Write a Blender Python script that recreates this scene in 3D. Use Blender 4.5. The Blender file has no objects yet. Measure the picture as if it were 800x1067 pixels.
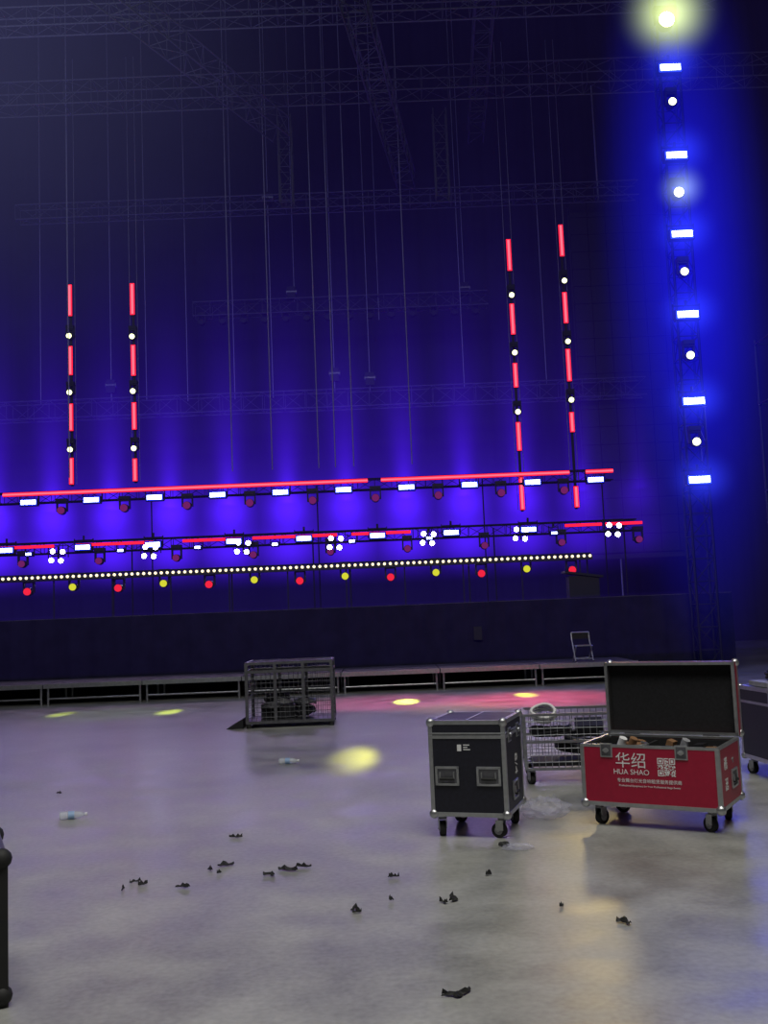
import bpy, math, random, bmesh
from mathutils import Matrix, Vector, noise
random.seed(7)
scn=bpy.context.scene
scn.view_settings.view_transform='Standard'
scn.view_settings.look='None'
COL=scn.collection

# ------------------------------------------------------------------ materials
def newmat(name):
    m=bpy.data.materials.new(name); m.use_nodes=True; nt=m.node_tree; nt.nodes.clear()
    o=nt.nodes.new('ShaderNodeOutputMaterial'); return m,nt,o
def pbr(name,col,rough=.5,metal=0,var=.15,scale=20,bump=0,alpha=1,trans=0):
    m,nt,o=newmat(name)
    p=nt.nodes.new('ShaderNodeBsdfPrincipled'); nt.links.new(p.outputs[0],o.inputs[0])
    tc=nt.nodes.new('ShaderNodeTexCoord'); n=nt.nodes.new('ShaderNodeTexNoise'); n.inputs['Scale'].default_value=scale; n.inputs['Detail'].default_value=4
    nt.links.new(tc.outputs['Object'],n.inputs['Vector'])
    r=nt.nodes.new('ShaderNodeValToRGB')
    r.color_ramp.elements[0].position=.3; r.color_ramp.elements[1].position=.7
    r.color_ramp.elements[0].color=(*[max(0,c*(1-var)) for c in col],1)
    r.color_ramp.elements[1].color=(*[min(1,c*(1+var)) for c in col],1)
    nt.links.new(n.outputs[0],r.inputs[0]); nt.links.new(r.outputs[0],p.inputs['Base Color'])
    p.inputs['Roughness'].default_value=rough; p.inputs['Metallic'].default_value=metal
    p.inputs['Alpha'].default_value=alpha
    p.inputs['Transmission Weight'].default_value=trans
    if bump:
        b=nt.nodes.new('ShaderNodeBump'); b.inputs['Strength'].default_value=bump; b.inputs['Distance'].default_value=.01
        nt.links.new(n.outputs[0],b.inputs['Height']); nt.links.new(b.outputs[0],p.inputs['Normal'])
    return m
def emis(name,col,s):
    m,nt,o=newmat(name); e=nt.nodes.new('ShaderNodeEmission'); e.inputs[0].default_value=(*col,1); e.inputs[1].default_value=s
    nt.links.new(e.outputs[0],o.inputs[0]); return m
ALU=pbr('aluminium',(.55,.56,.58),.35,.9,.1)
STEEL=pbr('steel_dark',(.18,.18,.2),.45,.8,.2)
ZINC=pbr('zinc_wire',(.35,.36,.38),.4,.8,.15)
BLACK=pbr('black_laminate',(.012,.012,.022),.45,0,.3,40)
HOUS=pbr('black_housing',(.010,.010,.014),.6)
RUB=pbr('rubber',(.015,.015,.015),.7)
REDP=pbr('red_laminate',(.36,.009,.04),.4,0,.06,30)
FOAM=pbr('black_foam',(.01,.01,.012),.95,0,.3,60)
WHITE=pbr('white_print',(.8,.8,.8),.6,0,.02)
TRUSS=pbr('truss_metal',(.10,.10,.12),.6,.2,.2)
DARKT=pbr('scaffold_dark',(.025,.025,.035),.6,.2,.2)
RIGT=pbr('rig_truss_black',(.010,.010,.018),.7,0,.2)
CABLE=pbr('hoist_cable',(.32,.32,.38),.5,.2,.1)
FABRIC=pbr('black_skirt',(.012,.010,.035),.95,0,.3,3)
DECK=pbr('deck_plywood',(.10,.09,.11),.6,0,.3,3)
GREYP=pbr('grey_plastic',(.3,.3,.32),.5)
BROWN=pbr('brown_strap',(.25,.13,.06),.7)
E_BW=emis('led_blue_white',(.42,.48,1),16)
E_BL=emis('led_blue',(.02,.05,1),2.2)
E_RED=emis('led_red',(1,.012,.04),1.6)
E_REDHOT=emis('led_red_core',(1,.07,.10),2.8)
E_YWS=emis('led_yellow_white_soft',(.95,1,.50),3)
E_YEL=emis('lens_yellow',(.75,.75,.03),.9)
E_RL=emis('lens_red',(1,.02,.05),.9)
E_WH=emis('led_white',(.75,.78,1),20)
E_HOT=emis('lens_hot_yellow',(1,1,.35),25)
E_PINK=emis('lens_pink_dim',(.35,.03,.25),.45)
E_DOT=emis('pixel_warm',(1,.82,.5),2.0)

# ------------------------------------------------------------------ builder
class B:
    def __init__(s): s.v=[];s.f=[];s.m=[];s.s=[];s.mats=[]; s.T=Matrix.Identity(4)
    def mi(s,m):
        if m not in s.mats: s.mats.append(m)
        return s.mats.index(m)
    def add(s,vs,fs,mat,smooth=False):
        o=len(s.v); s.v+=[tuple(s.T@Vector(v)) for v in vs]; i=s.mi(mat)
        for f in fs: s.f.append(tuple(o+k for k in f)); s.m.append(i); s.s.append(smooth)
    def box(s,c,z,mat,rot=None,ch=0):
        x,y,w=[k/2 for k in z]; vs=[Vector((a*x,b*y,d*w)) for a in(-1,1) for b in(-1,1) for d in(-1,1)]
        if rot is not None: vs=[rot@v for v in vs]
        vs=[v+Vector(c) for v in vs]
        s.add(vs,[(0,1,3,2),(4,6,7,5),(0,4,5,1),(2,3,7,6),(0,2,6,4),(1,5,7,3)],mat)
    def cyl(s,p1,p2,r,mat,n=8,r2=None,smooth=True,caps=True):
        p1=Vector(p1);p2=Vector(p2);r2=r if r2 is None else r2
        d=(p2-p1).normalized(); a=d.orthogonal().normalized(); b=d.cross(a); vs=[]
        for p,q in((p1,r),(p2,r2)):
            for i in range(n):
                t=2*math.pi*i/n; vs.append(p+a*q*math.cos(t)+b*q*math.sin(t))
        s.add(vs,[(i,(i+1)%n,n+(i+1)%n,n+i) for i in range(n)],mat,smooth)
        if caps: s.add(vs,[tuple(range(n))[::-1],tuple(range(n,2*n))],mat)
    def sph(s,c,r,mat,sc=(1,1,1),n=10,m=6):
        vs=[];fs=[]
        for j in range(m+1):
            ph=math.pi*j/m
            for i in range(n):
                t=2*math.pi*i/n; vs.append((c[0]+r*sc[0]*math.sin(ph)*math.cos(t),c[1]+r*sc[1]*math.sin(ph)*math.sin(t),c[2]+r*sc[2]*math.cos(ph)))
        for j in range(m):
            for i in range(n): fs.append((j*n+i,(j+1)*n+i,(j+1)*n+(i+1)%n,j*n+(i+1)%n))
        s.add(vs,fs,mat,True)
    def path(s,pts,r,mat,n=6):
        for a,b in zip(pts,pts[1:]): s.cyl(a,b,r,mat,n,caps=True)
    def obj(s,name,parent=None,loc=(0,0,0),rz=0,bevel=0,clean=False):
        me=bpy.data.meshes.new(name); me.from_pydata(s.v,[],s.f)
        for m in s.mats: me.materials.append(m)
        me.polygons.foreach_set('material_index',s.m); me.polygons.foreach_set('use_smooth',s.s); me.update()
        if clean:
            bm=bmesh.new(); bm.from_mesh(me); bmesh.ops.remove_doubles(bm,verts=bm.verts,dist=1e-5); bmesh.ops.recalc_face_normals(bm,faces=bm.faces); bm.to_mesh(me); bm.free()
        o=bpy.data.objects.new(name,me); COL.objects.link(o); o.location=loc; o.rotation_euler=(0,0,rz)
        if parent: o.parent=parent
        if bevel:
            b=o.modifiers.new('bevel','BEVEL'); b.width=bevel; b.segments=2; b.limit_method='ANGLE'
        return o
def empty(name,loc=(0,0,0),rz=0):
    o=bpy.data.objects.new(name,None); COL.objects.link(o); o.location=loc; o.rotation_euler=(0,0,rz); o.empty_display_size=.2; return o
def text(name,body,size,loc,rot,mat,parent,sx=1):
    c=bpy.data.curves.new(name,'FONT'); c.body=body; c.size=size; c.extrude=.0006; c.align_x='CENTER'; c.align_y='CENTER'; c.materials.append(mat)
    o=bpy.data.objects.new(name,c); COL.objects.link(o); o.location=loc; o.rotation_euler=rot; o.scale=(sx,1,1); o.parent=parent; return o
def truss(b,p1,p2,sz,mat,step=None,r=.025,rd=.012):
    p1=Vector(p1);p2=Vector(p2);d=(p2-p1);L=d.length;d.normalize()
    up=Vector((0,0,1)) if abs(d.z)<.9 else Vector((0,1,0))
    a=d.cross(up).normalized();c=a.cross(d).normalized();h=sz/2
    cs=[a*h+c*h,a*h-c*h,-a*h-c*h,-a*h+c*h]
    for k in cs: b.cyl(p1+k,p2+k,r,mat,5,caps=False)
    step=step or sz; n=max(1,int(L/step))
    for i in range(n):
        q1=p1+d*(L*i/n);q2=p1+d*(L*(i+1)/n)
        for j in range(4):
            k,l=cs[j],cs[(j+1)%4]
            if i%2: k,l=l,k
            b.cyl(q1+k,q2+l,rd,mat,4,caps=False)
            b.cyl(q1+k,q1+l,rd,mat,4,caps=False)

# ------------------------------------------------------------------ glow volumes
def mth(nt,op,a,b=None):
    n=nt.nodes.new('ShaderNodeMath'); n.operation=op
    for i,x in enumerate((a,b)):
        if x is None: continue
        if isinstance(x,(int,float)): n.inputs[i].default_value=x
        else: nt.links.new(x,n.inputs[i])
    return n.outputs[0]
def glow_mat(name,col,strength,power=2.0):  # emission fading from the centre, imitates lamplight scattered in smoke
    m,nt,o=newmat(name); tc=nt.nodes.new('ShaderNodeTexCoord')
    l=nt.nodes.new('ShaderNodeVectorMath'); l.operation='LENGTH'; nt.links.new(tc.outputs['Object'],l.inputs[0])
    k=mth(nt,'MAXIMUM',mth(nt,'SUBTRACT',1.0,l.outputs['Value']),0.0)
    k=mth(nt,'MULTIPLY',mth(nt,'POWER',k,power),strength)
    e=nt.nodes.new('ShaderNodeEmission'); e.inputs[0].default_value=(*col,1); nt.links.new(k,e.inputs[1]); nt.links.new(e.outputs[0],o.inputs['Volume'])
    return m
def glow_blob(name,parent,loc,sc,mat):
    b=B(); b.sph((0,0,0),1,mat,n=24,m=14); o=b.obj(name,parent,loc,clean=True); o.scale=sc; return o
def flat_glow(name,col,s):  # even self-emission painted in place of lit smoke
    m,nt,o=newmat(name); e=nt.nodes.new('ShaderNodeEmission'); e.inputs[0].default_value=(*col,1); e.inputs[1].default_value=s; nt.links.new(e.outputs[0],o.inputs['Volume']); return m
def rig_glow():
    """self-emitting volume behind the rig, painted glow imitating smoke under wash lights: indigo, decaying with height, beams above every fixture"""
    m,nt,o=newmat('stage_glow'); tc=nt.nodes.new('ShaderNodeTexCoord'); sp=nt.nodes.new('ShaderNodeSeparateXYZ'); nt.links.new(tc.outputs['Object'],sp.inputs[0])
    x,y,z=sp.outputs
    M=lambda op,a,b=None: mth(nt,op,a,b)
    def ex(a): return M('POWER',2.718,a)
    up=M('MAXIMUM',M('SUBTRACT',z,5.6),0.0)
    base=ex(M('MULTIPLY',up,-1/2.4))
    xm=M('PINGPONG',M('ADD',x,10.54+1.873*4),.9365)
    h=M('MAXIMUM',M('SUBTRACT',z,5.2),0.0)
    wd=M('ADD',M('MULTIPLY',h,.12),.20)
    q=M('DIVIDE',xm,wd); bm=M('MULTIPLY',ex(M('MULTIPLY',M('MULTIPLY',q,q),-1.0)),ex(M('MULTIPLY',h,-.5)))
    bm=M('MULTIPLY',bm,M('GREATER_THAN',z,5.2))
    def glow(z0,wz,wx,xx):
        d=M('DIVIDE',M('SUBTRACT',z,z0),wz); e=M('DIVIDE',xx,wx)
        return ex(M('MULTIPLY',M('ADD',M('MULTIPLY',d,d),M('MULTIPLY',e,e)),-1.0))
    g=M('ADD',glow(5.0,.6,.55,xm),glow(3.6,.65,.8,xm))
    tot=M('ADD',M('ADD',M('MULTIPLY',base,.30),M('MULTIPLY',bm,.65)),M('MULTIPLY',g,1.2))
    mr=nt.nodes.new('ShaderNodeMapRange'); mr.inputs[1].default_value=2.5; mr.inputs[2].default_value=4.2; mr.inputs[3].default_value=.08; nt.links.new(z,mr.inputs[0])
    mx=nt.nodes.new('ShaderNodeMapRange'); mx.inputs[1].default_value=9.5; mx.inputs[2].default_value=3.5; nt.links.new(x,mx.inputs[0])
    tot=M('MULTIPLY',M('MULTIPLY',tot,mr.outputs[0]),mx.outputs[0])
    e=nt.nodes.new('ShaderNodeEmission'); e.inputs[0].default_value=(.075,.009,1,1); nt.links.new(M('MULTIPLY',tot,1.0),e.inputs[1]); nt.links.new(e.outputs[0],o.inputs['Volume'])
    return m

# ------------------------------------------------------------------ room shell
def concrete():
    m,nt,o=newmat('polished_concrete'); p=nt.nodes.new('ShaderNodeBsdfPrincipled'); nt.links.new(p.outputs[0],o.inputs[0])
    tc=nt.nodes.new('ShaderNodeTexCoord')
    def N(s,d,dist=0):
        n=nt.nodes.new('ShaderNodeTexNoise'); n.inputs['Scale'].default_value=s; n.inputs['Detail'].default_value=d; n.inputs['Distortion'].default_value=dist; nt.links.new(tc.outputs['Object'],n.inputs['Vector']); return n.outputs[0]
    a=N(.45,5,0); b=N(2.3,9,0); c=N(28,4)
    k=mth(nt,'ADD',mth(nt,'ADD',mth(nt,'MULTIPLY',a,.32),mth(nt,'MULTIPLY',b,.46)),mth(nt,'MULTIPLY',c,.22))
    r=nt.nodes.new('ShaderNodeValToRGB'); r.color_ramp.elements[0].position=.37; r.color_ramp.elements[1].position=.63
    r.color_ramp.elements[0].color=(.19,.192,.177,1); r.color_ramp.elements[1].color=(.42,.42,.395,1)
    nt.links.new(k,r.inputs[0]); nt.links.new(r.outputs[0],p.inputs['Base Color'])
    mr=nt.nodes.new('ShaderNodeMapRange'); mr.inputs[1].default_value=.35; mr.inputs[2].default_value=.65; mr.inputs[3].default_value=.29; mr.inputs[4].default_value=.42
    nt.links.new(b,mr.inputs[0]); nt.links.new(mr.outputs[0],p.inputs['Roughness'])
    bp=nt.nodes.new('ShaderNodeBump'); bp.inputs['Strength'].default_value=.08; bp.inputs['Distance'].default_value=.008; nt.links.new(b,bp.inputs['Height']); nt.links.new(bp.outputs[0],p.inputs['Normal'])
    return m
WALL=pbr('dark_wall',(.05,.05,.06),.9,0,.3,.5)
b=B(); b.box((0,15,-.1),(44,50,.2),concrete()); b.obj('floor')
b=B(); b.box((0,40.1,14),(44,.2,28),WALL); b.obj('wall_back')
b=B(); b.box((-22.1,15,14),(.2,50,28),WALL); b.obj('wall_left')
b=B(); b.box((22.1,15,14),(.2,50,28),WALL); b.obj('wall_right')
b=B(); b.box((0,-10.1,14),(44,.2,28),WALL); b.obj('wall_front')
b=B(); b.box((0,15,28.1),(44,50,.2),WALL); b.obj('ceiling')
CURT=pbr('backdrop_cloth',(.03,.028,.045),.95,0,.3,.4)
b=B(); vs=[];fs=[];n=360
for i in range(n+1):
    x=-20+40*i/n; y=38.6+.03*math.sin(x*7.3)+.02*math.sin(x*17.1+1)
    vs+=[(x,y,0),(x,y,27)]
for i in range(n): fs.append((2*i,2*i+2,2*i+3,2*i+1))
b.add(vs,fs,CURT,True); b.obj('backdrop_curtain')

# ------------------------------------------------------------------ main stage
b=B(); b.box((-5,30.4,1.66),(25.6,14.4,.18),DECK)
for i in range(13):
    b.box((-17.2+i*2,23.4,.78),(.08,.08,1.56),STEEL)
vs=[];fs=[];n=300
for i in range(n+1):
    x=-17.8+25.6*i/n; y=23.14+.03*math.sin(x*9)+.02*math.sin(x*23)
    vs+=[(x,y,.0),(x,y,1.74)]
for i in range(n): fs.append((2*i,2*i+2,2*i+3,2*i+1))
b.add(vs,fs,FABRIC,True)
b.box((2.0,23.06,1.05),(.18,.03,.3),HOUS)
b.obj('main_stage')
b=B()
for i in range(10):
    x=-14+i*2
    b.box((x,21.65,.39),(1.98,1.9,.06),DECK)
    b.box((x,20.69,.39),(1.98,.03,.09),ALU)
    for yy in (20.8,22.4):
        for dx in(-.93,.93): b.cyl((x+dx,yy,0),(x+dx,yy,.36),.025,ALU,8)
    b.cyl((x-.93,20.8,.13),(x+.93,20.8,.13),.02,ALU,8)
b.box((-5,22.55,.17),(20,.03,.34),FABRIC)
b.obj('stage_platform')

# ------------------------------------------------------------------ fixtures
def wash_bar(b,x,y,z,w=.5,h=.17):
    b.box((x,y+.09,z),(w+.05,.16,h+.05),HOUS)
    b.box((x,y,z),(w,.03,h),E_BL); b.box((x,y-.018,z),(w*.9,.012,h*.72),E_BW)
    for sx in(-1,1): b.box((x+sx*(w/2+.045),y+.1,z+.09),(.02,.05,h+.16),RIGT)
    b.box((x,y+.1,z+h/2+.13),(w+.11,.05,.02),RIGT)
    b.cyl((x,y+.1,z+h/2+.13),(x,y+.1,z+h/2+.25),.03,RIGT,6)
def mhead(b,x,y,z,lens,r=.12,down=True,halo=None):
    """moving head: base, yoke arms, tapered head with lens facing the audience"""
    s=1 if down else -1
    b.cyl((x,y+.20,z),(x,y+.02,z),r*1.15,HOUS,14,r2=r*1.12); b.cyl((x,y+.34,z),(x,y+.20,z),r*.7,HOUS,14,r2=r*1.15)
    b.cyl((x,y+.02,z),(x,y-.01,z),r,lens,16)
    for sx in(-1,1): b.box((x+sx*r*1.35,y+.15,z+s*.10),(.04,.10,.26),HOUS)
    b.box((x,y+.15,z+s*.24),(r*3,.14,.05),HOUS); b.box((x,y+.15,z+s*.31),(r*3,.2,.10),HOUS)
def blinder(b,x,y,z):
    """cluster of four lamp pods on a cross frame"""
    b.box((x,y+.10,z),(.40,.04,.04),HOUS); b.box((x,y+.10,z+.05),(.04,.04,.42),HOUS)
    for sx,sz in((-.16,-.12),(.10,-.14),(-.12,.12),(.15,.10)):
        b.cyl((x+sx,y+.04,z+sz),(x+sx,y-.01,z+sz),.065,E_WH,12); b.cyl((x+sx,y+.14,z+sz),(x+sx,y,z+sz),.05,HOUS,12,r2=.08)
    for sx in(-1,1): b.box((x+sx*.27,y+.10,z+.12),(.02,.04,.34),RIGT)
    b.box((x,y+.10,z+.28),(.56,.04,.02),RIGT)

GLOW_B=glow_mat('glow_blue',(.03,.05,1),1.8,2.2)  # blue emission painted as the halo around lamps
GLOW_BIG=glow_mat('glow_blue_wide',(.010,.010,1),.38,1.7)

rig=empty('stage_lighting_rig',(0,0,0))
b=B(); truss(b,(-12.5,30.45,5.45),(6.9,30.45,5.45),.32,RIGT,.5,.02,.01); b.obj('upper_truss',rig)
b=B()
for x0,x1 in((-11.3,-.45),(-.05,5.55),(6.04,6.85)):
    b.box(((x0+x1)/2,30.05,5.52),(x1-x0,.06,.12),HOUS); b.box(((x0+x1)/2,30.01,5.52),(x1-x0,.03,.11),E_RED); b.box(((x0+x1)/2,29.99,5.52),(x1-x0,.015,.05),E_REDHOT)
b.obj('red_led_strips',rig)
b=B()
for i in range(10):
    wash_bar(b,-10.54+i*1.873,30.0,5.27,.48,.17)
b.obj('led_wash_bars',rig)
b=B()
for i in range(9): mhead(b,-9.6+i*1.873,30.05,5.0,E_PINK,.11)
b.obj('moving_head_lights',rig)
b=B(); truss(b,(-12.5,27.95,3.72),(6.9,27.95,3.72),.3,RIGT,.5,.02,.01); b.obj('middle_truss',rig)
b=B()
for x0,x1 in((-10.6,-9.0),(-8.4,-6.3),(-5.5,-3.9),(-3.6,-1.3),(-.9,.7),(4.9,5.9),(6.0,7.0)):
    b.box(((x0+x1)/2,27.62,3.75),(x1-x0,.06,.09),HOUS); b.box(((x0+x1)/2,27.58,3.75),(x1-x0,.03,.075),E_RED)
b.obj('red_led_strips_short',rig)
b=B()
for i in range(7): blinder(b,-8.89+i*2.515,27.5,3.48+i*.018)
b.obj('blinder_lights',rig)
b=B()
for x in(-10.3,-8.2,-6.3,-4.1,-2.2,-.2,1.8,3.9): wash_bar(b,x,27.52,3.68,.42,.15)
for x in(-9.7,-7.2,-5.1,-3.0,-.9,1.2,4.6): wash_bar(b,x,27.60,3.56,.16,.08)
b.obj('led_wash_bars_short',rig)
b=B()
for i in range(9): mhead(b,-9.9+i*2.1,27.6,3.3,E_PINK,.09)
b.obj('moving_head_lights_short',rig)
for x in(-12,-7,-2,3,6.6):
    b=B(); b.cyl((x,28.05,1.76),(x,28.05,3.8),.02,RIGT,8); b.cyl((x,30.5,1.76),(x,30.5,5.5),.02,RIGT,8); b.box((x,28.05,1.78),(.4,.4,.03),RIGT); b.box((x,30.5,1.78),(.4,.4,.03),RIGT); b.obj('truss_leg',rig)
b=B(); b.box((-3.5,32.2,10.4),(26,.9,17.2),rig_glow()); b.obj('stage_glow',rig,clean=True)  # slab emits its glow and beams itself; no lamp lights it
b=B(); b.box((0,24,12.55),(38,1.6,24.2),flat_glow('thin_front_glow',(.20,.12,1),.008)); b.obj('thin_glow_layer',rig,clean=True)  # emissive slab, paints a faint blue veil across the stage
b=B(); b.box((-5,22.0,1.15),(24,1.2,1.3),flat_glow('low_glow',(.14,.05,1),.006)); b.obj('low_glow_layer',rig,clean=True)  # emissive slab, paints a navy veil in front of the skirt
glow_blob('glow_upper_left',rig,(-9,20,13.5),(9,2.2,8),glow_mat('glow_grey_blue',(.30,.32,.7),.032,1.2))  # emissive ellipsoid painting the grey-blue veil at upper left
glow_blob('glow_column',rig,(7.05,22.2,8.8),(2.2,2.2,9.5),GLOW_BIG)  # blue glow around the tower, painted by an emissive ellipsoid
b=B(); b.box((-3.9,25.2,2.76),(18,.14,.12),HOUS); x=-12.8
while x<5.05:
    b.cyl((x,25.12,2.79),(x,25.10,2.79),.036,E_DOT,8); x+=.145
for i in range(13): b.box((-12.6+i*1.45,25.25,2.23),(.03,.03,.94),RIGT)
b.obj('pixel_light_bar')
# small moving heads hanging on short yokes below the pixel bar
b=B()
b.cyl((-12.8,25.35,2.86),(5.1,25.35,2.86),.025,RIGT,8)
for i in range(13):
    x=-8.9+i*1.125
    mhead(b,x,25.2,2.53 if i%2 else 2.46,E_YEL if i%2 else E_RL,.085 if i%2 else .09,True)
for i in range(7): b.cyl((-12.7+i*2.95,25.35,1.76),(-12.7+i*2.95,25.35,2.86),.02,RIGT,8)
b.obj('moving_head_light_row')
b=B()
for x in (4.6,): b.box((x,24.0,2.3),(.9,.5,.05),HOUS,Matrix.Rotation(.15,3,'Y')); b.box((x,24.0,2.02),(.7,.4,.5),HOUS)
b.obj('monitor_desk')

# vertical LED columns
def zc(z0,v0,k): return lambda v: z0-(v-v0)*k
cols=[(-9.71,zc(12.37,297,.0308),[(297,330),(362,392),(422,450),(478,505)],[352,411,470]),
      (-7.72,zc(12.33,297,.0308),[(297,330),(362,394),(422,450),(480,503)],[354,411,470]),
      (4.31,zc(13.28,250,.031),[(250,283),(318,350),(380,405),(441,470),(497,530)],[310,370,431]),
      (6.0,zc(13.69,235,.0312),[(235,268),(306,338),(365,398),(430,450),(505,526)],[295,358,418])]
for X,z,segs,dots in cols:
    e=empty('led_strip_column',(X,31.5,0)); b=B()
    top=z(segs[0][0]); bot=z(segs[-1][1])
    for sx in(-.12,.12): b.cyl((sx,.12,bot),(sx,.12,20),.010,CABLE,5)
    b.obj('hanging_cables',e)
    b=B()
    b.box((0,.08,(top+bot)/2),(.08,.05,top-bot+.1),HOUS)
    for v0,v1 in segs:
        a,c=z(v0),z(v1); b.box((0,.03,(a+c)/2),(.15,.08,a-c+.04),HOUS); b.box((0,-.02,(a+c)/2),(.14,.03,a-c),E_RED); b.box((0,-.038,(a+c)/2),(.07,.01,a-c-.05),E_REDHOT)
    b.obj('led_tubes',e)
    b=B()
    for v in dots: mhead(b,0,-.15,z(v),E_YWS,.08)
    b.obj('beam_lights',e)

tw=empty('lighting_tower',(6.89,22,0))
b=B(); truss(b,(0.1,.6,0),(0.1,.6,18),.45,RIGT,.5,.03,.015); b.box((.1,.6,.02),(.9,.9,.04),STEEL); b.obj('truss_tower',tw)
b=B()
for z in(13.63,11.56,9.73,7.89,5.94,4.2): wash_bar(b,0,0,z,.5,.19)
b.obj('led_wash_bars',tw)
b=B()
for i,z in enumerate((14.79,12.83,10.7,8.87,6.97,5.04)):
    mhead(b,0,0,z,E_HOT if i==0 else E_YWS,.17 if i==0 else (.11 if i==2 else .085))
b.obj('beam_lights',tw)
for z in(13.63,11.56,9.73,7.89,5.94,4.2): glow_blob('emissive_halo',tw,(0,-.2,z),(.9,.6,.8),GLOW_B)  # emissive volumes painting a halo round each bar
glow_blob('emissive_halo',tw,(0,-.2,14.79),(1.4,.9,1.4),glow_mat('glow_yellow',(.70,.85,.30),4.0,3.5))  # top lamp's yellow halo, painted as volume emission
glow_blob('emissive_halo',tw,(0,-.2,10.7),(.7,.6,.7),glow_mat('glow_white',(.4,.55,1),2.5,3))  # pale halo painted by volume emission

b=B()
for xx in(9.3,10.7,12.1):
    for yy in(21.5,23): b.cyl((xx-.6,yy,0),(xx-.6,yy,7.5),.03,DARKT,6)
for z in(.3,2,4,6,7.4):
    for yy in(21.5,23): b.cyl((8.7,yy,z),(11.5,yy,z),.025,DARKT,6)
    for xx in(8.7,10.1,11.5): b.cyl((xx,21.5,z),(xx,23,z),.025,DARKT,6)
for z in(.3,2.2,4.2):
    b.cyl((8.7,21.5,z),(10.1,21.5,z+1.8),.018,DARKT,6); b.cyl((10.1,21.5,z+1.8),(11.5,21.5,z),.018,DARKT,6)
b.box((10.1,22.25,2.05),(2.8,1.5,.05),HOUS)
b.obj('scaffold_tower')
b=B()
for i in range(6):
    for j in range(20):
        b.box((7.2+i*.62,34.5,3.6+j*.62),(.6,.08,.6),HOUS)
b.box((8.75,34.62,9.3),(3.8,.06,12.4),DARKT)
for x in(8.0,10.3): b.cyl((x,34.7,0),(x,34.7,20),.03,CABLE,6)
b.obj('led_screen_panels')

fl=empty('flown_truss_grid')
b=B()
truss(b,(-14,34,8.85),(9,34,8.85),.6,TRUSS,.7)
truss(b,(-6.5,35.5,12.6),(4,35.5,12.6),.5,TRUSS,.6)
truss(b,(-.6,20,16),(1.2,33,16),.6,TRUSS,.7); truss(b,(-7.2,19,16),(-2.6,29,16),.6,TRUSS,.7)
truss(b,(-16,28.5,17),(12,28.5,17),.7,TRUSS,.8); truss(b,(-12,33.3,15.5),(9,33.3,15.5),.5,TRUSS,.7)
truss(b,(3,22,17.5),(3.6,33,17.5),.5,TRUSS,.7)
truss(b,(-12,24.5,16.9),(9,24.5,16.9),.5,TRUSS,.7)
for x in(-2.6,2.2): truss(b,(x,30.2,14.2),(x,30.2,17),.4,TRUSS,.5)
b.obj('trusses',fl)
b=B()
for x,y,z0,z1 in [(-9.1,34,9.1,27),(-1.5,34,9.1,27),(-9.4,30.3,6,27),(-3.6,34,9,27),(-3.3,30.3,6,27),(-6.5,34,9,27),(-4.9,34,9,27),(-4.5,30.3,6,27),(-1.4,30.3,6,27),(-.85,30.3,6,27),(-.3,34,9.1,27),(.1,35.5,12,27),(-2.9,35.5,12.8,27),(2.9,34,9.1,27),(3.2,35.5,12.8,27),(5.7,34,9.1,27),(-11.5,34,9.1,27),(.9,30.3,6,27),(-7.9,34,9.1,27),(-.6,21,16,27),(-6.8,20,16,27),(-1.9,30.3,6,27)]:
    b.cyl((x,y,z0),(x,y,z1),.017,CABLE,5)
for x,y,z in [(-9.1,34,9.6),(-1.5,34,9.7),(-3.6,34,16.0),(-3.0,35.5,13.1),(3.2,35.5,13.0),(-.3,34,9.5)]:
    b.box((x,y,z),(.3,.22,.45),HOUS); b.cyl((x-.18,y,z+.05),(x+.2,y,z+.05),.12,STEEL,10)
b.obj('hoist_cables',fl)
b=B()
for i in range(14): mhead(b,-6.2+i*.75,35.2,12.1,HOUS,.09)
b.obj('flown_moving_heads',fl)

# ------------------------------------------------------------------ flight cases
def edges(b,w,d,z0,z1,t=.03,top=True):
    x,y=w/2,d/2;h=z1-z0
    for sx in(-1,1):
        for sy in(-1,1):
            b.box((sx*(x-t/2+.004),sy*(y-t/2+.004),(z0+z1)/2),(t,t,h),ALU)
            for zz in(z0+.014,z1-.014): b.sph((sx*(x-.012),sy*(y-.012),zz),.034,ALU,n=10,m=6)
    for zz in((z0+t/2-.002),(z1-t/2+.002)):
        for sy in(-1,1): b.box((0,sy*(y-t/2+.004),zz),(w,t,t),ALU)
        for sx in(-1,1): b.box((sx*(x-t/2+.004),0,zz),(t,d,t),ALU)
def band(b,w,d,z,t=.022):
    for sy in(-1,1): b.box((0,sy*(d/2+.001),z),(w,.010,t),ALU)
    for sx in(-1,1): b.box((sx*(w/2+.001),0,z),(.010,d,t),ALU)
def handle(b,M):
    o=b.T; b.T=o@M
    for s in(-1,1): b.box((s*.078,-.006,0),(.016,.012,.13),ALU); b.box((0,-.006,s*.058),(.17,.012,.016),ALU)
    b.box((0,-.002,0),(.15,.006,.11),STEEL)
    for s in(-1,1): b.cyl((s*.05,-.012,.028),(s*.05,-.016,-.018),.006,ALU,8)
    b.cyl((-.052,-.016,-.018),(.052,-.016,-.018),.011,RUB,8)
    b.T=o
def latch(b,M):
    o=b.T; b.T=o@M
    b.box((0,-.004,0),(.09,.008,.10),ALU); b.box((0,-.009,0),(.07,.004,.08),STEEL); b.cyl((0,-.008,0),(0,-.02,0),.018,ALU,12); b.box((0,-.018,0),(.045,.008,.014),ALU); b.T=o
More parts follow.
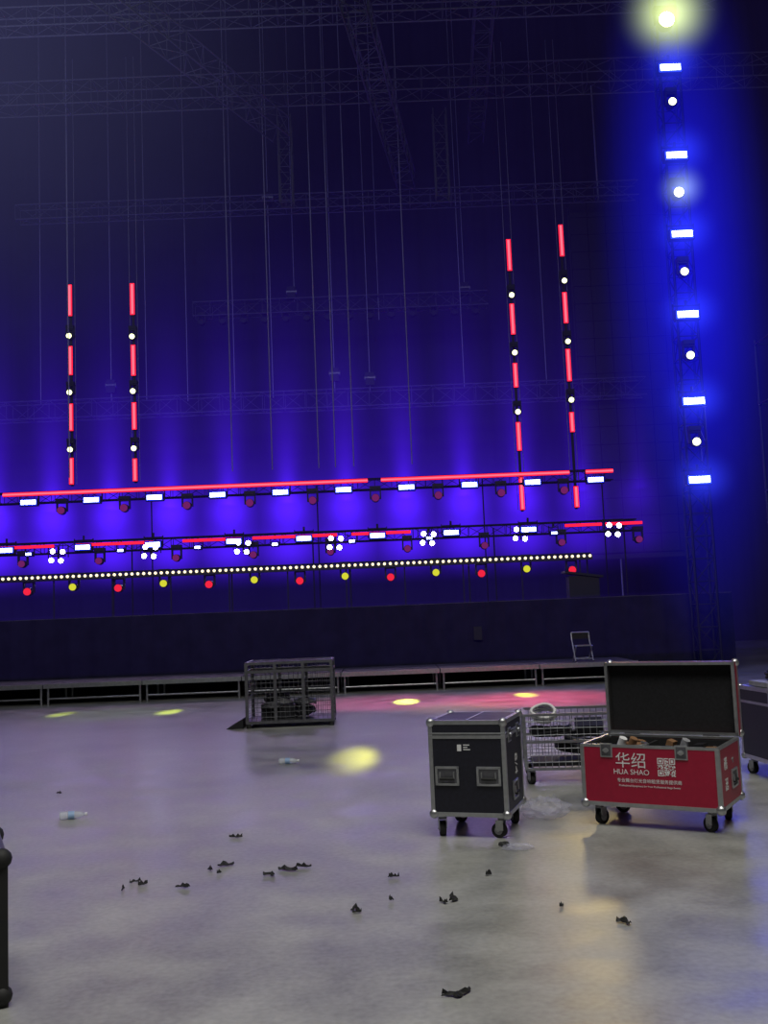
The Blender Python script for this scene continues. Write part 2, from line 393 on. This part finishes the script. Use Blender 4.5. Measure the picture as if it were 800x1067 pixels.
def caster(b,x,y,z0,ang=0):
    o=b.T; b.T=o@Matrix.Translation((x,y,0))@Matrix.Rotation(ang,4,'Z')
    b.box((0,0,z0-.004),(.10,.09,.008),ALU); b.cyl((0,0,z0-.008),(0,0,z0-.03),.03,STEEL,12)
    for s in(-1,1): b.box((s*.027,.012,z0-.062),(.005,.055,.07),ALU)
    b.cyl((-.02,.022,.052),(.02,.022,.052),.052,RUB,20); b.cyl((-.0215,.022,.052),(.0215,.022,.052),.03,GREYP,16); b.cyl((-.035,.022,.052),(.035,.022,.052),.008,ALU,8)
    b.T=o
Ry=Matrix.Rotation(math.pi/2,4,'Z')
rc=empty('road_case',(.609,7.60,0),-math.radians(18))
w,d,z0,z1=.55,.60,.15,.815
b=B(); b.box((0,0,(z0+z1)/2),(w,d,z1-z0),BLACK); b.obj('panels',rc,bevel=.004)
b=B(); edges(b,w,d,z0,z1); band(b,w,d,.70); band(b,w,d,.725,.012)
b.box((0,0,z1+.002),(.012,d,.004),ALU)
for sx in(-1,1): handle(b,Matrix.Translation((sx*.15,-d/2,.43)))
MR=Matrix.Translation((w/2,0,0))@Ry
for s in(-.15,.15): latch(b,MR@Matrix.Translation((s,0,.70)))
handle(b,MR@Matrix.Translation((-.02,0,.30)))
b.obj('hardware',rc,bevel=.0015)
b=B()
for sx in(-1,1):
    for sy in(-1,1): caster(b,sx*(w/2-.06),sy*(d/2-.06),z0,.5*sx+.9*(sy<0))
b.obj('casters',rc)
b=B()
b.box((-.055,-d/2-.001,.625),(.03,.002,.045),WHITE)
for k,l in enumerate((.045,.03,.05)): b.box((-.005+l/2-.02,-d/2-.001,.645-k*.016),(l,.002,.006),WHITE)
b.obj('label_print',rc)
text('case_number','8/4',.12,(w/2+.006,.03,.47),(math.pi/2,math.pi/2,math.pi/2),WHITE,rc)

oc=empty('open_road_case',(1.955,7.615,0),-math.radians(31))
w,d,z0,z1=.99,.62,.15,.575
b=B(); t=.012
b.box((0,-d/2+t/2,(z0+z1)/2),(w,t,z1-z0),REDP); b.box((0,d/2-t/2,(z0+z1)/2),(w,t,z1-z0),REDP)
for s in(-1,1): b.box((s*(w/2-t/2),0,(z0+z1)/2),(t,d-2*t,z1-z0),REDP)
b.box((0,0,z0+t/2),(w-2*t,d-2*t,t),REDP)
b.obj('red_shell',oc)
b=B(); t=.02
b.box((0,-d/2+.022,(z0+z1)/2),(w-.03,t,z1-z0-.03),FOAM); b.box((0,d/2-.022,(z0+z1)/2),(w-.03,t,z1-z0-.03),FOAM)
for s in(-1,1): b.box((s*(w/2-.022),0,(z0+z1)/2),(t,d-.06,z1-z0-.03),FOAM)
b.box((0,0,z0+.14),(w-.06,d-.06,.02),FOAM); b.box((-.1,0,z0+.27),(.02,d-.06,.26),FOAM)
b.obj('foam_lining',oc)
b=B()
x,y,t=w/2,d/2,.03
for sx in(-1,1):
    for sy in(-1,1):
        b.box((sx*(x-t/2+.004),sy*(y-t/2+.004),(z0+z1)/2),(t,t,z1-z0),ALU)
        b.sph((sx*(x-.012),sy*(y-.012),z0+.014),.036,ALU)
for zz,tt in((z0+.013,.03),(z1,.02)):
    for sy in(-1,1): b.box((0,sy*(y-.009),zz),(w,.024,tt),ALU)
    for sx in(-1,1): b.box((sx*(x-.009),0,zz),(.024,d,tt),ALU)
latch(b,Matrix.Translation((.24,-d/2,.545))); latch(b,Matrix.Translation((-.30,-d/2,.545)))
MR=Matrix.Translation((w/2,0,0))@Ry
handle(b,MR@Matrix.Translation((.08,0,.33))); 
b.obj('edge_hardware',oc,bevel=.0015)
b=B(); lz0=z1+.015; lz1=1.13; ly=d/2+.01; dep=.10
b.box((0,ly+dep,(lz0+lz1)/2),(w,.012,lz1-lz0),BLACK)
for s in(-1,1): b.box((s*(w/2-.006),ly+dep/2,(lz0+lz1)/2),(.012,dep,lz1-lz0),REDP)
for zz in(lz0+.006,lz1-.006): b.box((0,ly+dep/2,zz),(w,dep,.012),REDP)
b.box((0,ly+dep-.03,(lz0+lz1)/2),(w-.03,.03,lz1-lz0-.03),FOAM)
for s in(-1,1): b.box((s*(w/2-.02),ly+dep/2,(lz0+lz1)/2),(.012,dep-.02,lz1-lz0-.03),FOAM)
for s in(-1,1): b.box((s*(w/2-.008),ly+.004,(lz0+lz1)/2),(.022,.022,lz1-lz0),ALU); b.box((s*(w/2-.008),ly+dep,(lz0+lz1)/2),(.026,.026,lz1-lz0),ALU)
for zz in(lz0+.008,lz1-.008): b.box((0,ly+.004,zz),(w,.022,.022),ALU); b.box((0,ly+dep,zz),(w,.026,.026),ALU)
for s in(-1,1):
    for zz in(lz0+.01,lz1-.01): b.sph((s*(w/2-.01),ly+dep,zz),.032,ALU)
b.box((-.3,ly,lz0-.008),(.12,.03,.03),STEEL); b.box((.3,ly,lz0-.008),(.12,.03,.03),STEEL)
b.obj('open_lid',oc)
b=B()
for sx in(-1,1):
    for sy in(-1,1): caster(b,sx*(w/2-.09),sy*(d/2-.08),z0,.7*sx-.3*sy)
b.obj('casters',oc)
b=B(); rnd=random.Random(3)
for i in range(26):
    x=rnd.uniform(-.42,.42); y=rnd.uniform(-.22,.22); zz=rnd.uniform(.42,.55)
    m=rnd.choice([STEEL,HOUS,GREYP,BROWN,ALU,HOUS])
    if i%2: b.box((x,y,zz),(rnd.uniform(.05,.14),rnd.uniform(.04,.09),rnd.uniform(.04,.09)),m,Matrix.Rotation(rnd.uniform(0,3),3,'Z')@Matrix.Rotation(rnd.uniform(-.5,.5),3,'X'))
    else:
        R0=rnd.uniform(.04,.08); pts=[(x+R0*math.cos(a*.6),y+R0*math.sin(a*.6),zz+.006*a*.3) for a in range(14)]; b.path(pts,.012,m)
for x in(-.28,-.2,.18): b.cyl((x,-.1,.5),(x+.05,-.12,.61),.03,rnd.choice([BROWN,GREYP,WHITE]),10)
b.box((0,0,.35),(.9,.5,.16),HOUS)
b.obj('stored_cables_and_clamps',oc)
FR=(math.pi/2,0,0); yf=-d/2-.002
text('logo_hanzi','华绍',.115,(-.125,yf,.47),FR,WHITE,oc)
text('logo_latin','HUA SHAO',.052,(-.125,yf,.395),FR,WHITE,oc)
text('slogan_hanzi','专业舞台灯光音响租赁服务提供商',.031,(.0,yf,.335),FR,WHITE,oc)
text('slogan_latin','Professional Equipment for Your Professional Stage Events',.0185,(.0,yf,.300),FR,WHITE,oc)
b=B(); q=21; s=.125/q; rq=random.Random(11); cx,cz=.13,.44
def fin(i,j):
    for a,c in((0,0),(0,q-7),(q-7,0)):
        if a<=i<a+7 and c<=j<c+7:
            u,v=i-a,j-c; return u in(0,6) or v in(0,6) or (2<=u<=4 and 2<=v<=4)
        if a-1<=i<=a+7 and c-1<=j<=c+7: return False
    return None
for i in range(q):
    for j in range(q):
        f=fin(i,j)
        if f is None: f=rq.random()<.5
        if f: b.box((cx-.0625+(i+.5)*s,yf,cz+.0625-(j+.5)*s),(s,.0015,s),WHITE)
b.obj('qr_code',oc)
b=B(); b.T=MR
for i in range(9):
    for j in range(9):
        if rq.random()<.6: b.box((-.18+i*.009,-.002,.42+j*.009),(.009,.002,.009),WHITE)
        if rq.random()<.6: b.box((-.18+i*.009,-.002,.28+j*.009),(.009,.002,.009),WHITE)
b.obj('side_labels',oc)

wc=empty('wire_cage_cart',(1.63,9.62,0),math.radians(-6))
w,d,z0,z1=.82,.62,.14,.62
b=B()
for sx in(-1,1):
    for sy in(-1,1): b.box((sx*w/2,sy*d/2,(z0+z1)/2),(.028,.028,z1-z0),ZINC)
for zz in(z0,z1,(z0+z1)/2):
    for sy in(-1,1): b.box((0,sy*d/2,zz),(w,.022,.022),ZINC)
    for sx in(-1,1): b.box((sx*w/2,0,zz),(.022,d,.022),ZINC)
n=14
for i in range(1,n):
    x=-w/2+w*i/n
    for sy in(-1,1): b.cyl((x,sy*d/2,z0),(x,sy*d/2,z1),.0035,ZINC,5)
    b.cyl((x,-d/2,z0),(x,d/2,z0),.0035,ZINC,5)
for i in range(1,11):
    y=-d/2+d*i/11
    for sx in(-1,1): b.cyl((sx*w/2,y,z0),(sx*w/2,y,z1),.0035,ZINC,5)
for k in range(1,8):
    zz=z0+(z1-z0)*k/8
    for sy in(-1,1): b.cyl((-w/2,sy*d/2,zz),(w/2,sy*d/2,zz),.0035,ZINC,5)
    for sx in(-1,1): b.cyl((sx*w/2,-d/2,zz),(sx*w/2,d/2,zz),.0035,ZINC,5)
b.obj('wire_basket',wc)
b=B()
for sx in(-1,1):
    for sy in(-1,1): caster(b,sx*(w/2-.05),sy*(d/2-.05),z0,.4)
b.obj('casters',wc)
b=B(); rnd=random.Random(5)
def coil(b,c,R0,r,turns,mat,tilt=0):
    M=Matrix.Rotation(tilt,3,'X'); pts=[]
    for i in range(turns*16+1):
        a=i*2*math.pi/16; rr=R0*(1+.08*math.sin(i*.37)); pts.append(Vector(c)+M@Vector((rr*math.cos(a),rr*math.sin(a),.01*math.sin(i*.9)+i*.0012)))
    b.path(pts,r,mat)
coil(b,(-.22,-.1,.58),.11,.014,4,WHITE,.5)
coil(b,(.1,.1,.25),.2,.018,4,HOUS); coil(b,(.15,-.05,.34),.17,.016,4,STEEL,.2); coil(b,(-.15,.0,.40),.18,.018,4,HOUS,-.1)
b.box((0,0,.17),(.7,.5,.03),HOUS); b.box((.2,.1,.46),(.25,.2,.1),HOUS,Matrix.Rotation(.3,3,'X'))
b.obj('cable_coils',wc)

cg=empty('storage_cage',(-1.49,15.4,0),math.radians(1))
w,d,z1=1.24,.8,.93
b=B()
for sx in(-1,-.33,.33,1):
    for sy in(-1,1): b.box((sx*w/2,sy*d/2,(z1+.06)/2),(.045,.045,z1-.06),STEEL)
for zz in(.08,z1,z1-.12):
    for sy in(-1,1): b.box((0,sy*d/2,zz),(w,.04,.04),STEEL)
    for sx in(-1,1): b.box((sx*w/2,0,zz),(.04,d,.04),STEEL)
b.box((0,0,.08),(w,d,.03),STEEL)
b.box((0,0,z1),(w,d,.02),HOUS)
for i in range(1,18):
    x=-w/2+w*i/18
    for sy in(-1,1): b.cyl((x,sy*d/2,.08),(x,sy*d/2,z1),.004,STEEL,4)
for k in range(1,12):
    zz=.08+(z1-.08)*k/12
    for sy in(-1,1): b.cyl((-w/2,sy*d/2,zz),(w/2,sy*d/2,zz),.004,STEEL,4)
    for sx in(-1,1): b.cyl((sx*w/2,-d/2,zz),(sx*w/2,d/2,zz),.004,STEEL,4)
for sx in(-1,1):
    for sy in(-1,1): b.cyl((sx*(w/2-.02),sy*(d/2-.02),0),(sx*(w/2-.02),sy*(d/2-.02),.07),.035,RUB,10)
b.obj('cage_frame',cg)
b=B()
for i in range(9): coil(b,(rnd.uniform(-.35,.35),rnd.uniform(-.15,.15),.13+.03*i),.15,.022,3,rnd.choice([HOUS,GREYP,STEEL]),rnd.uniform(-.3,.3))
b.box((-.2,.1,.2),(.5,.4,.18),HOUS)
b.obj('cage_contents',cg)
b=B(); b.add([(-2.42,15.0,0),(-2.17,15.0,0),(-2.17,15.6,0),(-2.42,15.6,0),(-2.17,15.0,.14),(-2.17,15.6,.14)],[(0,1,4),(3,5,2),(0,4,5,3),(1,2,5,4),(0,3,2,1)],HOUS); b.obj('cable_ramp')

def chair(x,y,rz,mat,s=1):
    b=B(); w=.50
    for sx in(-1,1):
        X=sx*w/2
        b.cyl((X,-.18,0.012),(X,.16,.62),.020,mat,8); b.cyl((X,.16,.62),(X,.20,.80),.020,mat,8)
        b.cyl((X*.9,.22,0.012),(X*.9,-.20,.44),.020,mat,8)
        b.cyl((X,-.18,0),(X,-.18,.03),.02,RUB,8); b.cyl((X*.9,.22,0),(X*.9,.22,.03),.02,RUB,8)
    b.cyl((-w/2,-.17,.08),(w/2,-.17,.08),.014,mat,8); b.cyl((-w/2*.9,.19,.09),(w/2*.9,.19,.09),.014,mat,8)
    b.box((0,0,.44),(w*.9,.40,.03),mat); b.box((0,.185,.70),(w,.02,.16),HOUS); b.cyl((-w/2,.2,.80),(w/2,.2,.80),.020,mat,8)
    b.v=[(a*s,c*s,e*s) for a,c,e in b.v]
    b.obj('folding_chair',None,(x,y,.432),rz)
chair(3.98,21.2,math.radians(4),ALU,.74)
b=B(); w,d,z0,z1=.75,.6,.15,.80; b.box((0,0,(z0+z1)/2),(w,d,z1-z0),BLACK); edges(b,w,d,z0,z1,.035); band(b,w,d,.66)
handle(b,Matrix.Translation((-.15,-d/2,.42))); latch(b,Matrix.Translation((-.2,-d/2,.66)))
for sx in(-1,1):
    for sy in(-1,1): caster(b,sx*(w/2-.07),sy*(d/2-.07),z0,.3)
b.box((-.1,-.05,.83),(.5,.35,.04),GREYP); coil(b,(-.1,0,.87),.12,.015,3,HOUS)
b.obj('road_case',None,(3.62,9.3,0),math.radians(6))
b=B(); w,d,z0,z1=.6,.6,.0,.63; b.box((0,0,(z0+z1)/2+.01),(w-.01,d-.01,z1-z0-.03),BLACK)
for sx in(-1,1):
    for sy in(-1,1):
        b.box((sx*(w/2-.02),sy*(d/2-.02),z1/2),(.05,.05,z1),RUB)
        b.sph((sx*(w/2-.02),sy*(d/2-.02),z1-.02),.045,RUB); b.sph((sx*(w/2-.02),sy*(d/2-.02),.045),.045,RUB)
for zz in(.03,z1-.02):
    for s in(-1,1): b.box((0,s*(d/2-.015),zz),(w,.035,.035),STEEL); b.box((s*(w/2-.015),0,zz),(.035,d,.035),STEEL)
handle(b,Matrix.Translation((0,-d/2,.38)))
b.obj('equipment_trunk',None,(-2.075,4.64,0),math.radians(24))

# ------------------------------------------------------------------ litter
b=B(); rnd=random.Random(21)
def scrap(x,y,L,ang,thick=.03):
    n=7; p=Vector((x,y,.008)); pts=[]
    for i in range(n): pts.append(p.copy()); ang+=rnd.uniform(-.7,.7); p=p+Vector((math.cos(ang),math.sin(ang),0))*L/n
    c=sum(pts,Vector())/n; pts=[q-c+Vector((x,y,.008)) for q in pts]
    vs=[];
    for i,q in enumerate(pts):
        wd=thick*rnd.uniform(.3,1)*(1 if 0<i<n-1 else .4); nrm=Vector((-math.sin(ang),math.cos(ang),0))
        zz=rnd.uniform(.004,.03); vs+=[q+nrm*wd+Vector((0,0,0)),q+Vector((0,0,zz)),q-nrm*wd*rnd.uniform(.4,1)]
    fs=[]
    for i in range(n-1):
        for k in(0,1): fs.append((3*i+k,3*i+k+1,3*i+4+k,3*i+3+k))
    b.add(vs,fs,RUB)
for x,y,L,a in[(-1.18,7.64,.12,0),(-1.12,6.81,.13,.5),(-1.20,6.7,.08,2),(-1.63,6.46,.10,2.6),(-1.56,6.40,.08,.3),(-1.66,6.3,.07,1.2),(-.70,6.62,.16,.1),(-.80,6.50,.12,-.1),(-.60,6.68,.12,.2),(-.24,5.70,.10,1.3),(-.23,5.64,.07,.2),(.30,5.83,.16,.1),(.24,5.76,.07,.4),(-.03,6.34,.08,2.7),(-.05,5.85,.03,0),(1.12,5.28,.10,-.4),(.23,4.43,.17,.0),(.20,4.40,.10,.3),(-1.30,6.30,.10,.5),(.54,6.31,.05,1.2),(-1.13,6.6,.03,0),(.86,5.6,.03,.5),(.72,7.05,.1,-.2),(-3.2,9.9,.08,1)]:
    scrap(x,y,L,a,.03 if L>.09 else .018)
b.obj('floor_litter')
CLEAR=pbr('clear_plastic',(.8,.85,.9),.15,0,.02,alpha=.45)
BLUEL=pbr('blue_label',(.3,.45,.7),.4)
def bottle(x,y,rz,s=1):
    b=B(); r=.033*s; prof=[(0,.028),(.01,.033),(.06,.033),(.065,.030),(.07,.033),(.12,.033),(.17,.024),(.19,.013),(.205,.013)]
    for (a,r1),(c,r2) in zip(prof,prof[1:]): b.cyl((a*s,0,r),(c*s,0,r),r1*s,BLUEL if .07<=a<.12 else CLEAR,14,r2=r2*s,caps=False)
    b.cyl((0,0,r),(.003,0,r),.028*s,CLEAR,14); b.cyl((.203*s,0,r),(.222*s,0,r),.015*s,WHITE,12)
    b.obj('water_bottle',None,(x,y,0),rz)
bottle(-2.78,8.60,.25); bottle(-1.25,11.3,-.1)
BAG=pbr('bag_film',(.6,.6,.72),.25,0,.1,alpha=.22)
b=B(); b.sph((0,0,0),1,BAG,n=26,m=16)
b.v=[(v[0]*.17*(1+.5*noise.noise(Vector(v)*2.2)),v[1]*.14*(1+.5*noise.noise(Vector(v)*2.7+Vector((5,0,0)))),max(.001,.06+v[2]*.085*(1+.9*noise.noise(Vector(v)*3+Vector((0,9,0)))))) for v in b.v]
b.s=[False]*len(b.s); b.obj('plastic_bag',None,(1.14,7.95,0))
b=B(); b.sph((0,0,0),1,BAG,n=18,m=10)
b.v=[(v[0]*.10*(1+.6*noise.noise(Vector(v)*3)),v[1]*.07*(1+.5*noise.noise(Vector(v)*2.7)),max(.001,.012+v[2]*.02*(1+.9*noise.noise(Vector(v)*3)))) for v in b.v]
b.s=[False]*len(b.s); b.obj('plastic_wrapper',None,(.80,6.95,0))

# ------------------------------------------------------------------ lights
def area(name,loc,target,sx,sy,col,p):
    l=bpy.data.lights.new(name,'AREA'); l.shape='RECTANGLE'; l.size=sx; l.size_y=sy; l.color=col; l.energy=p
    o=bpy.data.objects.new(name,l); COL.objects.link(o); o.location=loc; o.rotation_euler=(Vector(target)-Vector(loc)).to_track_quat('-Z','Y').to_euler(); return o
def spot(name,loc,target,ang,col,p,blend=.3,size=.1,spec=1.0):
    l=bpy.data.lights.new(name,'SPOT'); l.spot_size=ang; l.spot_blend=blend; l.color=col; l.energy=p; l.shadow_soft_size=size; l.specular_factor=spec
    o=bpy.data.objects.new(name,l); COL.objects.link(o); o.location=loc; o.rotation_euler=(Vector(target)-Vector(loc)).to_track_quat('-Z','Y').to_euler(); return o
area('house_light',(0,1.5,14),(0,4.2,0),9,5,(1,.99,.94),1300)
area('house_light_side',(6,3,13),(3,7,0),3,3,(1,.95,.8),200)
area('backdrop_wash',(-2.5,32,5.6),(-2.5,38,10),18,1,(.12,.03,1),30)
area('truss_fill',(-9,14,13),(-4,30,17),6,4,(.4,.45,.8),420)  # added fill to brighten the roof trusses, no known lamp there
area('tower_wash',(6.6,21.2,8),(0,12,0),.6,9,(.15,.15,1),120)
area('stage_fill_purple',(-2.5,24.2,2.9),(-2,15,0),14,.3,(.75,.55,.9),70)  # added strip standing in for the fixture rows' light on the floor
spot('red_spill',(2.6,17.0,10),(2.6,17.9,0),math.radians(22),(1,.08,.2),9000,1,.3,.5)
spot('pink_spill',(-.2,17.0,10),(-.1,18.4,0),math.radians(22),(1,.12,.38),4500,1,.3,.5)
spot('orange_spill',(1.2,16.5,10),(1.2,16.9,0),math.radians(15),(1,.5,.12),1900,1,.3,.5)
spot('green_spill',(-5,17.0,10),(-5,18.2,0),math.radians(18),(.5,.9,.25),900,1,.3,.5)
spot('warm_streak',(6.0,31.2,8.0),(1.05,5.9,0),math.radians(9),(1,.78,.32),600,1,.7)
spot('yellow_beam',(-.1,29.8,5.1),(-.48,11.5,0),math.radians(2.0),(.85,.85,.05),1800,1,.1)
for x,y,e in[(-5.97,18.6,15000),(-3.95,18.2,14000),(.26,18.4,6500),(2.46,18.8,6500)]: spot('yellow_beam_small',(x+.2,29.8,5.1),(x,y,0),math.radians(2.3),(.7,.85,.06),e,.9,.05)
w=bpy.data.worlds.new('World'); scn.world=w; w.use_nodes=True; w.node_tree.nodes['Background'].inputs[0].default_value=(.01,.01,.03,1); w.node_tree.nodes['Background'].inputs[1].default_value=.3

p=math.radians(5.63); r=math.radians(-2.3)
cd=bpy.data.cameras.new('camera'); cam=bpy.data.objects.new('camera',cd); COL.objects.link(cam)
cam.matrix_world=Matrix.Translation((0,0,1.6))@Matrix.Rotation(math.pi/2+p,4,'X')@Matrix.Rotation(r,4,'Z')
cd.sensor_fit='VERTICAL'; cd.sensor_height=36; cd.lens=36*1060/1067; cd.clip_end=200
scn.camera=cam
